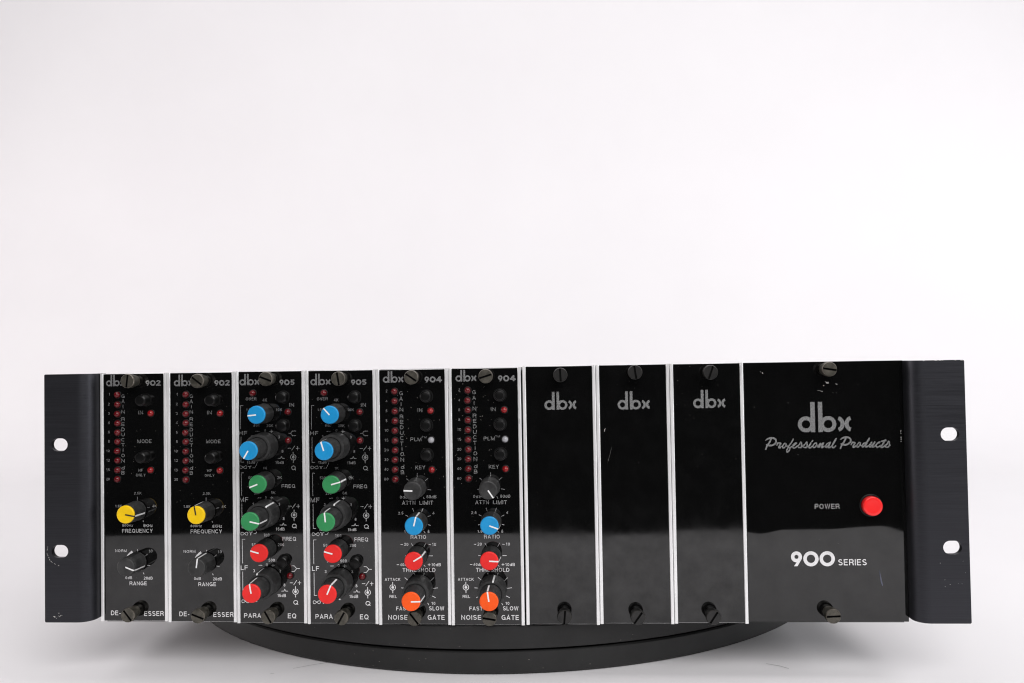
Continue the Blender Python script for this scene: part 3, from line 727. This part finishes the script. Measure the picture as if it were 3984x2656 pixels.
def ear(root, sign, xo, xi, slots):
    """xo outer edge, xi inner face; sign +1 right ear, -1 left ear"""
    R_, TH = 7.0, 2.6
    xc = xi + sign * R_
    me = ear_flat('rack_ear', min(xo, xc), max(xo, xc), slots)
    prof = [(xc, -10)]
    for i in range(1, 13):
        a = PI / 2 * i / 12
        prof.append((xc - sign * R_ * math.sin(a), -10 + R_ - R_ * math.cos(a)))
    prof.append((xi, 6.0))
    prof.append((xi + sign * TH, 6.0))
    for i in range(12, 0, -1):
        a = PI / 2 * i / 12
        rr = R_ - TH
        prof.append((xc - sign * rr * math.sin(a), -10 + R_ - rr * math.cos(a)))
    prof.append((xc, -10 + TH))
    bend = sweep_z('bend', prof, ZE0, ZE1, M_EAR)
    bm = bmesh.new()
    bm.from_mesh(me)
    bm.from_mesh(bend)
    bmesh.ops.remove_doubles(bm, verts=bm.verts, dist=1e-6)
    out = bpy.data.meshes.new('rack_ear')
    bm.to_mesh(out); bm.free()
    out.materials.clear(); out.materials.append(M_EAR)
    for p in out.polygons:
        p.material_index = 0
    out.shade_smooth(); out.set_sharp_from_angle(angle=math.radians(25))
    return put('rack_ear', out, root)
def rack():
    t = thing('rack_frame', 'black rack frame with brushed slotted mounting ears at both ends', 'rack frame')
    e1 = ear(t, -1, -212.6, -188.15, [DATA['ear_slots'][0], DATA['ear_slots'][1]])
    e2 = ear(t, 1, 258.4, 232.44, [DATA['ear_slots'][2], DATA['ear_slots'][3]])
    e1['label'] = 'left rack ear, scratched around its lower slot'
    # wear on the left ear: a broken arc of scratches round the lower slot and a rub near the foot
    sx, sz = DATA['ear_slots'][1]
    fl = Flat()
    for a0 in range(150, 268, 9):
        if random.random() < 0.72:
            a = math.radians(a0)
            a2 = math.radians(a0 + random.uniform(3, 8))
            rr = 7.4 + random.uniform(-0.2, 0.2)
            fl.stroke([(sx + 0.6 + rr * math.cos(a), sz + rr * math.sin(a)), (sx + 0.6 + rr * math.cos(a2), sz + rr * math.sin(a2))], random.uniform(0.08, 0.2), False)
    for _ in range(9):
        x, z = -206 + random.gauss(0, 1.6), 6.2 + random.gauss(0, 0.7)
        fl.stroke([(x, z), (x + random.uniform(0.2, 0.9), z + random.uniform(-0.1, 0.1))], random.uniform(0.06, 0.2), False)
    o = fl.build('scratch', e1, M_CHIP); o['kind'] = 'stuff'
    o.location = (0, -0.010, 0)
    fl = Flat()
    for _ in range(10):
        x = random.uniform(238, 257)
        fl.stroke([(x, 132.5), (x + random.uniform(0.4, 1.5), 132.45)], 0.15, False)
    for _ in range(8):
        x, z = random.uniform(242, 257), random.uniform(20, 50)
        fl.stroke([(x, z), (x + random.uniform(0.1, 0.4), z)], random.uniform(0.06, 0.12), False)
    o = fl.build('scratch', e2, M_CHIP); o['kind'] = 'stuff'
    o.location = (0, -0.010, 0)
    # chassis tray behind the modules
    put('side_wall', bevelled_box('side_wall', -190.6, -188.4, 6.3, 190, -1.2, 131.0, M_CHASSIS, 0.3), t)
    put('side_wall', bevelled_box('side_wall', 232.8, 235.0, 6.3, 190, -1.2, 131.0, M_CHASSIS, 0.3), t)
    put('bottom_plate', bevelled_box('bottom_plate', -188.3, 232.7, 6.3, 190, -1.5, 0.2, M_CHASSIS, 0.3), t)
    put('top_plate', bevelled_box('top_plate', -188.3, 232.7, 6.3, 190, 129.6, 131.0, M_CHASSIS, 0.3), t)
    put('rear_plate', bevelled_box('rear_plate', -188.3, 232.7, 190.1, 192, -1.4, 131.0, M_CHASSIS, 0.3), t)
    put('inner_plate', bevelled_box('inner_plate', -188.2, 232.6, 16, 17.5, 0.4, 129.4, M_CHASSIS, 0.3), t)
rack()

# ------------------------------------------------------------------ shared hardware
def knurl(i, k):
    return 1.0 if k in (0, 1) or k >= 6 else (1.0 if i % 2 else 0.955)
def screw_meshes(m, mrim):
    prof = [(3.0, 0.0), (3.0, 3.6), (3.35, 3.7), (3.72, 4.0), (3.75, 7.2), (3.70, 7.6), (3.42, 8.0)]
    body = lathe('thumb_screw', prof, 96, m, knurl, False, 25)
    body.materials.append(mrim)
    for p in body.polygons:
        if p.center.y < -0.0072:
            p.material_index = 1
    # slotted face: two segments either side of a recess
    R_, hw, dp = 3.42, 0.50, 1.1
    v, f = [], []
    for s in (1, -1):
        a0 = math.asin(hw / R_)
        n0 = len(v)
        pts = [(R_ * math.cos(a), R_ * math.sin(a)) for a in [a0 + (PI - 2 * a0) * i / 24 for i in range(25)]]
        v += [(x, -8.0, s * z) for x, z in pts]
        f.append(tuple(range(n0, n0 + 25)) if s > 0 else tuple(range(n0 + 24, n0 - 1, -1)))
    face = make_mesh('screw_face', v, f, m)
    L_ = R_ * math.cos(math.asin(hw / R_))
    sv = [(-L_, -8.0, hw), (L_, -8.0, hw), (L_, -8.0 + dp, hw), (-L_, -8.0 + dp, hw), (-L_, -8.0, -hw), (L_, -8.0, -hw), (L_, -8.0 + dp, -hw), (-L_, -8.0 + dp, -hw)]
    slot = make_mesh('screw_slot', sv, [(0, 1, 2, 3), (7, 6, 5, 4), (3, 2, 6, 7), (0, 3, 7, 4), (2, 1, 5, 6)], M_SLOT)
    return body, face, slot
SCREW = screw_meshes(M_SCREW, M_SCREWW)
SCREWK = screw_meshes(M_SCREWK, M_SCREWKR)
def thumb_screw(parent, x, z, deg, kit=SCREW, tuck=0.0):
    a = -math.radians(deg)
    o = put('thumb_screw', kit[0], parent, (x, tuck, z), a)
    put('screw_face', kit[1], o)
    put('screw_slot', kit[2], o)
    return o

def flute(i, k):
    a = (2 * PI * i / 72) % (PI / 6) - PI / 12
    return 0.5 * (1 + 1.0) * (0.35 + 0.65 * math.cos(PI / 12) / math.cos(a) / 0.985)
KN_S = lathe('knob', [(5.05, 0.0), (5.35, 0.5), (5.35, 1.0), (5.18, 1.4), (4.86, 10.6), (4.70, 10.9)], 72, M_KNOB, flute, True, 14)
CAP_PROF = [(4.55, 10.85), (4.68, 11.1), (4.68, 11.65), (4.60, 11.9), (4.42, 12.08), (4.15, 12.15), (3.8, 12.14), (2.0, 12.06)]
CAP_S = {c: lathe('cap', CAP_PROF, 56, m, None, True, 40) for c, m in M_CAP.items()}
KN_D = lathe('concentric_knob', [(7.0, 0.0), (7.35, 0.5), (7.35, 1.1), (7.2, 1.5), (6.95, 11.2), (6.6, 12.0), (5.7, 12.05), (5.6, 11.4), (5.0, 11.3)], 96, M_KNOB, lambda i, k: (0.35 + 0.65 * math.cos(PI / 16) / math.cos((2 * PI * i / 96) % (PI / 8) - PI / 16) / 0.99) if k < 6 else 1.0, True, 11)
KN_I = lathe('inner_knob', [(5.25, 11.35), (5.25, 13.2), (5.12, 13.6), (4.84, 22.7), (4.70, 23.0)], 72, M_KNOB, flute, True, 14)
CAP_D = {c: lathe('cap', [(r, h + 12.1) for r, h in CAP_PROF], 56, m, None, True, 40) for c, m in M_CAP.items()}
def strip(name, path, wd, m):
    """raised paint line along a (radius, height) path, in the local x direction"""
    v, f = [], []
    for i, (r, h) in enumerate(path):
        v += [(r, -h, -wd / 2), (r, -h, wd / 2)]
    for i in range(len(path) - 1):
        f.append((2 * i, 2 * i + 1, 2 * i + 3, 2 * i + 2))
    return make_mesh(name, v, f, m)
def pointer_set(dz, lo):
    top = lambda m: strip('pointer_line', [(0.0, 12.20 + dz), (4.2, 12.20 + dz), (4.48, 12.11 + dz), (4.66, 11.93 + dz), (4.74, 11.65 + dz), (4.74, 11.1 + dz)], 0.72, m)
    side = strip('pointer_line', [(4.86, 10.75 + dz), (4.93, 10.5 + dz), (5.24, lo)], 0.85, M_LINE)
    return top(M_LINE), top(M_LINEK), side
PT_S = pointer_set(0.0, 1.4)
PT_D = pointer_set(12.1, 13.6)
PT_O = strip('pointer_line', [(6.2, 12.12), (6.7, 12.06), (7.02, 11.25), (7.26, 1.6)], 0.85, M_LINE)
def knob(parent, x, z, color, deg, side=True):
    o = put('knob', KN_S, parent, (x, -0.4, z), -math.radians(deg))
    put('cap', CAP_S[color], o)
    put('pointer_line', PT_S[1] if color == 'yellow' else PT_S[0], o)
    if side:
        put('pointer_line', PT_S[2], o)
    o['label'] = color + ' capped control knob' if color != 'black' else 'all black control knob'
    return o
def dual_knob(parent, x, z, color, deg, deg2, outer_line=True):
    o = put('concentric_knob', KN_D, parent, (x, -0.4, z), -math.radians(deg2))
    a = -math.radians(deg - deg2)
    put('inner_knob', KN_I, o, roty=a)
    put('cap', CAP_D[color], o, roty=a)
    put('pointer_line', PT_D[0], o, roty=a)
    put('pointer_line', PT_D[2], o, roty=a)
    if outer_line:
        put('pointer_line', PT_O, o)
    o['label'] = color + ' capped stacked double knob'
    return o
LED_PROF = [(1.62, 0.0), (1.62, 0.7)] + [(1.62 * math.cos(PI / 2 * i / 8), 0.7 + 1.45 * math.sin(PI / 2 * i / 8)) for i in range(1, 8)] + [(0.12, 2.15)]
LEDM = {k: lathe('led', LED_PROF, 28, m, None, True, 60) for k, m in (('dim', M_LED), ('bright', M_LEDB), ('white', M_LEDW))}
LEDB = lathe('bezel', [(2.08, 0.0), (2.08, 0.28), (1.95, 0.38), (1.66, 0.38), (1.64, 0.05)], 28, M_BEZEL, None, False, 40)
def led(parent, x, z, kind='dim'):
    o = put('led', LEDM[kind], parent, (x + random.uniform(-0.08, 0.08), -0.05 + random.uniform(-0.12, 0.1), z + random.uniform(-0.08, 0.08)))
    o.rotation_euler = (random.uniform(-0.1, 0.1), random.uniform(-1, 1), random.uniform(-0.1, 0.1))
    put('bezel', LEDB, o)
    return o
def btn_mesh(h):
    return lathe('push_button', [(2.95, 0.0), (2.95, h - 1.3), (2.8, h - 0.75), (2.42, h - 0.5), (2.30, h - 0.42), (2.20, h), (2.0, h + 0.06)], 40, M_BTN, None, True, 30)
BTN = {h: btn_mesh(h) for h in (6.2, 5.0, 4.5)}
BTNB = lathe('bezel', [(3.55, 0.0), (3.5, 0.3), (3.05, 0.32), (3.0, 0.05)], 40, M_BEZEL, None, False, 30)
def button(parent, x, z, h):
    o = put('push_button', BTN[h], parent, (x, -0.05, z))
    put('bezel', BTNB, o)
    return o

# ------------------------------------------------------------------ a plug-in module: panel, plate, two bare edges
STRIP_W = 1.75
def shell(idx, name, label, cat, group=None, pm=M_PANEL, strips=(True, True), plate=True, gapl=0.12, gapr=0.12):
    x0, x1 = BND[idx] + gapl, BND[idx + 1] - gapr
    z0, z1 = ZBOT[idx], ZTOP[idx]
    cx = (x0 + x1) / 2
    t = thing(name, label, cat, (cx, 0, z0), group)
    t.rotation_euler[0] = -math.radians(TILT[idx])
    hw, H = (x1 - x0) / 2, z1 - z0
    sl = STRIP_W if strips[0] else 0.0
    sr = STRIP_W if strips[1] else 0.0
    inset = 0.22 if plate else 0.0
    put('face_panel', bevelled_box('face_panel', -hw + sl, hw - sr, 0.0, 1.2, inset, H - inset, pm, 0.12, 1), t)
    if plate:
        put('backing_plate', bevelled_box('backing_plate', -hw + sl, hw - sr, 0.25, 3.0, 0.0, H, M_ALU, 0.25, 1), t)
    else:
        put('backing_plate', bevelled_box('backing_plate', -hw + 0.3, hw - 0.3, 1.2, 3.0, 0.3, H - 0.3, M_CHASSIS, 0.2, 1), t)
    for s, on in ((-1, strips[0]), (1, strips[1])):
        if not on:
            continue
        w_ = STRIP_W
        prof = [(0, 3.0), (0, -0.15), (0.18, -0.42), (0.55, -0.52), (0.78, -0.42), (0.92, -0.40), (1.2, -0.52), (1.48, -0.42), (w_ - 0.05, -0.1), (w_ - 0.02, 0.2), (w_ - 0.02, 3.0)]
        pr = [((-hw + x) if s < 0 else (hw - x), y) for x, y in prof]
        put('edge_strip', sweep_z('edge_strip', pr, -0.12, H + 0.10, M_ALU, 50), t)
    return t, cx, z0, hw
def place(idx, key, t, cx, z0, hw, src_w, du=0.0, dz=0.0):
    """returns a function that turns a measured layout point into a position under t"""
    k = (BND[idx + 1] - BND[idx]) / src_w
    off = BND[idx] - cx
    return lambda u, z: (off + u * k + du, z - z0 + dz)
def prints(D_, t, f, extra=None):
    for part, items in (('lettering', D_.get('texts', [])),):
        fl = Flat()
        for (s, x0, y0, x1, y1) in items:
            (a, b_), (c, d) = f(x0, y0), f(x1, y1)
            fl.text(s, a, b_, c, d)
            if len(items) < 5:
                fl.build('lettering', t)
                fl = Flat()
        if fl.v:
            fl.build('lettering', t)
    if D_.get('lines') or D_.get('dials'):
        fl = Flat()
        for l in D_.get('lines', []):
            fl.stroke([f(*p) for p in l], 0.27)
        for d in D_.get('dials', []):
            fl.dial(*f(*d))
        if 'wedge' in D_:
            fl.poly([f(*p) for p in D_['wedge']])
        fl.build('scale_marks', t)
    fl = Flat()
    s, x0, y0, x1, y1 = D_['logo']
    fl.logo(*f(x0, y0), *f(x1, y1))
    fl.build('logo', t)
    if 'number' in D_:
        fl = Flat()
        s, x0, y0, x1, y1 = D_['number']
        fl.number(s, *f(x0, y0), *f(x1, y1))
        fl.build('model_number', t)

def dust(t, f, n, zone, size):
    fl = Flat()
    for _ in range(n):
        x, z = random.uniform(zone[0], zone[1]), random.uniform(zone[2], zone[3])
        a = random.uniform(0, PI)
        l = random.uniform(0.1, 0.5) * size
        p0, p1 = f(x, z), f(x + l * math.cos(a), z + l * math.sin(a))
        fl.stroke([p0, p1], random.uniform(0.05, 0.14) * size, False)
    fl.build('dust_glint_flecks', t, M_DUST_GLINT)['kind'] = 'stuff'

# ------------------------------------------------------------------ two de-essers
DS = DATA['deesser']
for idx, lab, ang, slots, du, dz in (
        (0, 'de-esser module next to the left rack ear, yellow knob line pointing right', (-11, -22), (83, -52), 0.0, 0.0),
        (1, 'de-esser module beside the first equaliser, yellow knob line pointing up', (101, 83), (-38, -21), 0.5, -0.5)):
    t, cx, z0, hw = shell(idx, 'deesser_module', lab, 'audio module', 'pair of de-esser modules')
    f = place(idx, 'deesser', t, cx, z0, hw, 36.77, du, dz)
    prints(DS, t, f)
    for k, p in enumerate(DS['leds']):
        led(t, *f(*p), 'bright' if k >= 10 else 'dim')
    for p in DS['buttons']:
        button(t, *f(*p), 6.2)
    knob(t, *f(*DS['knobs'][0]), 'yellow', ang[0])
    knob(t, *f(*DS['knobs'][1]), 'black', ang[1])
    dust(t, f, 16 if idx == 0 else 30, (3, 34, 60, 126), 0.8)
    for p, a in zip(DS['screws'], slots):
        thumb_screw(t, *f(*p), a)

# ------------------------------------------------------------------ two parametric equalisers
EQ = DATA['eq']
for idx, lab, ang, dual, slots, du, dz in (
        (2, 'equaliser module beside the second de-esser, top blue knob line pointing left', (185, 201, 164), ((239, 152), (-13, 52), (100, 103)), (-21, -60), 0.0, 0.0),
        (3, 'equaliser module beside the first noise gate, top blue knob line pointing up-left', (132, 15, 164), ((107, 190), (96, 80), (67, -62)), (-81, 60), 0.55, -0.5)):
    t, cx, z0, hw = shell(idx, 'equaliser_module', lab, 'audio module', 'pair of equaliser modules')
    f = place(idx, 'eq', t, cx, z0, hw, 37.71, du, dz)
    prints(EQ, t, f)
    for k, p in enumerate(EQ['leds']):
        led(t, *f(*p), 'dim')
    for k, p in enumerate(EQ['buttons']):
        button(t, *f(*p), 5.0)
    for p, c, a in zip(EQ['knobs'], ('blue', 'green', 'red'), ang):
        knob(t, *f(*p), c, a)
    for p, c, (a, a2) in zip(EQ['duals'], ('blue', 'green', 'red'), dual):
        dual_knob(t, *f(*p), c, a, a2)
    dust(t, f, 24, (3, 35, 20, 128), 0.8)
    for p, a in zip(EQ['screws'], slots):
        thumb_screw(t, *f(*p), a)

# ------------------------------------------------------------------ two noise gates
GT = DATA['gate']
for idx, lab, ang, dual, slots, du in (
        (4, 'noise gate module beside the second equaliser, orange knob line pointing right', (178, 76, 31), (1, 102), (-35, -52), 0.0),
        (5, 'noise gate module beside the blank panels, orange knob line pointing up', (-56, -20, -3), (98, 80), (17, -9), 0.15)):
    t, cx, z0, hw = shell(idx, 'noise_gate_module', lab, 'audio module', 'pair of noise gate modules', gapr=0.45 if idx == 5 else 0.12)
    f = place(idx, 'gate', t, cx, z0, hw, 38.24, du, 0.0)
    prints(GT, t, f)
    for k, p in enumerate(GT['leds']):
        led(t, *f(*p), 'white' if k == 11 else ('bright' if k >= 10 else 'dim'))
    for p in GT['buttons']:
        button(t, *f(*p), 4.5)
    for p, c, a in zip(GT['knobs'], ('black', 'blue', 'red'), ang):
        knob(t, *f(*p), c, a)
    dust(t, f, 46, (10, 36, 70, 126) if idx == 4 else (2, 26, 70, 126), 1.25)
    dual_knob(t, *f(*GT['duals'][0]), 'orange', dual[0], dual[1], idx == 5)
    for p, a in zip(GT['screws'], slots):
        thumb_screw(t, *f(*p), a)

# ------------------------------------------------------------------ three blank panels
for k, (idx, lab, slots) in enumerate((
        (6, 'blank black panel with small logo, beside the second noise gate', (-87, 85)),
        (7, 'middle one of the three blank black logo panels', (-82, 54)),
        (8, 'blank black panel with small logo, beside the wide power panel', (70, 56)))):
    t, cx, z0, hw = shell(idx, 'blank_panel', lab, 'blank panel', 'three blank panels', M_BLANK, gapl=0.45 if idx == 6 else 0.12)
    f = place(idx, 'blank', t, cx, z0, hw, BND[idx + 1] - BND[idx])
    prints({'logo': DATA['blank_logo'][k]}, t, f)
    for p, a in zip(DATA['blank_screws'][k], slots):
        thumb_screw(t, *f(*p), a, SCREWK)
    if idx == 7:
        fl = Flat()
        fl.stroke([f(4.6, 100.2), f(4.1, 99.3), f(4.0, 98.2)], [0.06, 0.2, 0.08])
        fl.stroke([f(7.7, 90.5), f(6.6, 86.5), f(5.6, 83.2)], [0.015, 0.025, 0.05], False)
        fl.build('scratch', t, M_CHIP)['kind'] = 'stuff'

# ------------------------------------------------------------------ the wide power supply panel
PW = DATA['power']
t, cx, z0, hw = shell(9, 'power_panel', 'wide black power supply panel with red power button and script lettering', 'power supply', None, M_POWER, (False, False), False, gapr=0.0)
f = place(9, 'power', t, cx, z0, hw, BND[10] - BND[9])
prints({'texts': PW['texts'], 'logo': PW['logo'], 'number': PW['number']}, t, f)
fl = Flat()
def smooth_path(pts):
    out = []
    n = len(pts)
    if n < 3:
        return pts
    for i in range(n - 1):
        p0, p1, p2, p3 = pts[max(i - 1, 0)], pts[i], pts[i + 1], pts[min(i + 2, n - 1)]
        for s in range(4):
            u = s / 4
            out.append(tuple(0.5 * (2 * b1 + (c1 - a1) * u + (2 * a1 - 5 * b1 + 4 * c1 - d1) * u * u + (3 * b1 - a1 - 3 * c1 + d1) * u ** 3)
                             for a1, b1, c1, d1 in zip(p0, p1, p2, p3)))
    out.append(pts[-1])
    return out
for s in PW['script']:
    s = smooth_path(s)
    fl.stroke([f(p[0], p[1]) for p in s], [p[2] for p in s], True, True)
fl.build('script_lettering', t)
for p, a in zip(PW['screws'], (-9.5, 3)):
    thumb_screw(t, *f(*p), a)
px, pz = f(*PW['button'])
pb = put('power_button', lathe('power_button', [(4.75, 0.0), (4.85, 0.4), (4.85, 2.9), (4.68, 3.35), (4.3, 3.52), (3.2, 3.45), (1.5, 3.4)], 64, M_PRED, None, True, 50), t, (px, -0.05, pz))
pb['label'] = 'round red power push button'
put('bezel', lathe('bezel', [(5.75, 0.0), (5.7, 0.5), (5.45, 0.62), (5.1, 0.6), (5.0, 0.05)], 64, M_BEZEL, None, False, 30), pb)
fl = Flat()
fl.stroke([f(41.3, 122.6), f(42.0, 121.9), f(43.0, 121.8)], [0.15, 0.5, 0.2])
fl.stroke([f(42.6, 122.5), f(42.7, 121.9)], 0.25, False)
fl.stroke([f(40.2, 120.6), f(40.6, 120.5)], 0.3, False)
fl.stroke([f(46.3, 121.4), f(47.2, 121.1)], [0.12, 0.25], False)
fl.stroke([f(37.2, 118.2), f(39.8, 117.6)], [0.05, 0.14], False)
fl.stroke([f(9.6, 127.7), f(9.9, 127.2)], 0.3, False)
fl.stroke([f(8.6, 128.2), f(8.7, 128.0)], 0.2, False)
for i in range(7):
    z = 91.5 + i * 1.0
    if random.random() < 0.8:
        fl.stroke([f(78.2, z), f(78.25, z + random.uniform(0.4, 0.9))], random.uniform(0.12, 0.28), False)
for _ in range(12):
    x, z = random.uniform(2, 76), random.uniform(20, 128)
    fl.stroke([f(x, z), f(x + random.uniform(0.05, 0.2), z + random.uniform(-0.05, 0.05))], random.uniform(0.06, 0.12), False)
fl.build('paint_chips', t, M_CHIP)['kind'] = 'stuff'

fl = Flat()
fl.stroke([f(*p) for p in PW['smear']], [0.1, 0.5, 0.75, 0.5], True, True)
fl.build('smear', t, M_SMEAR)
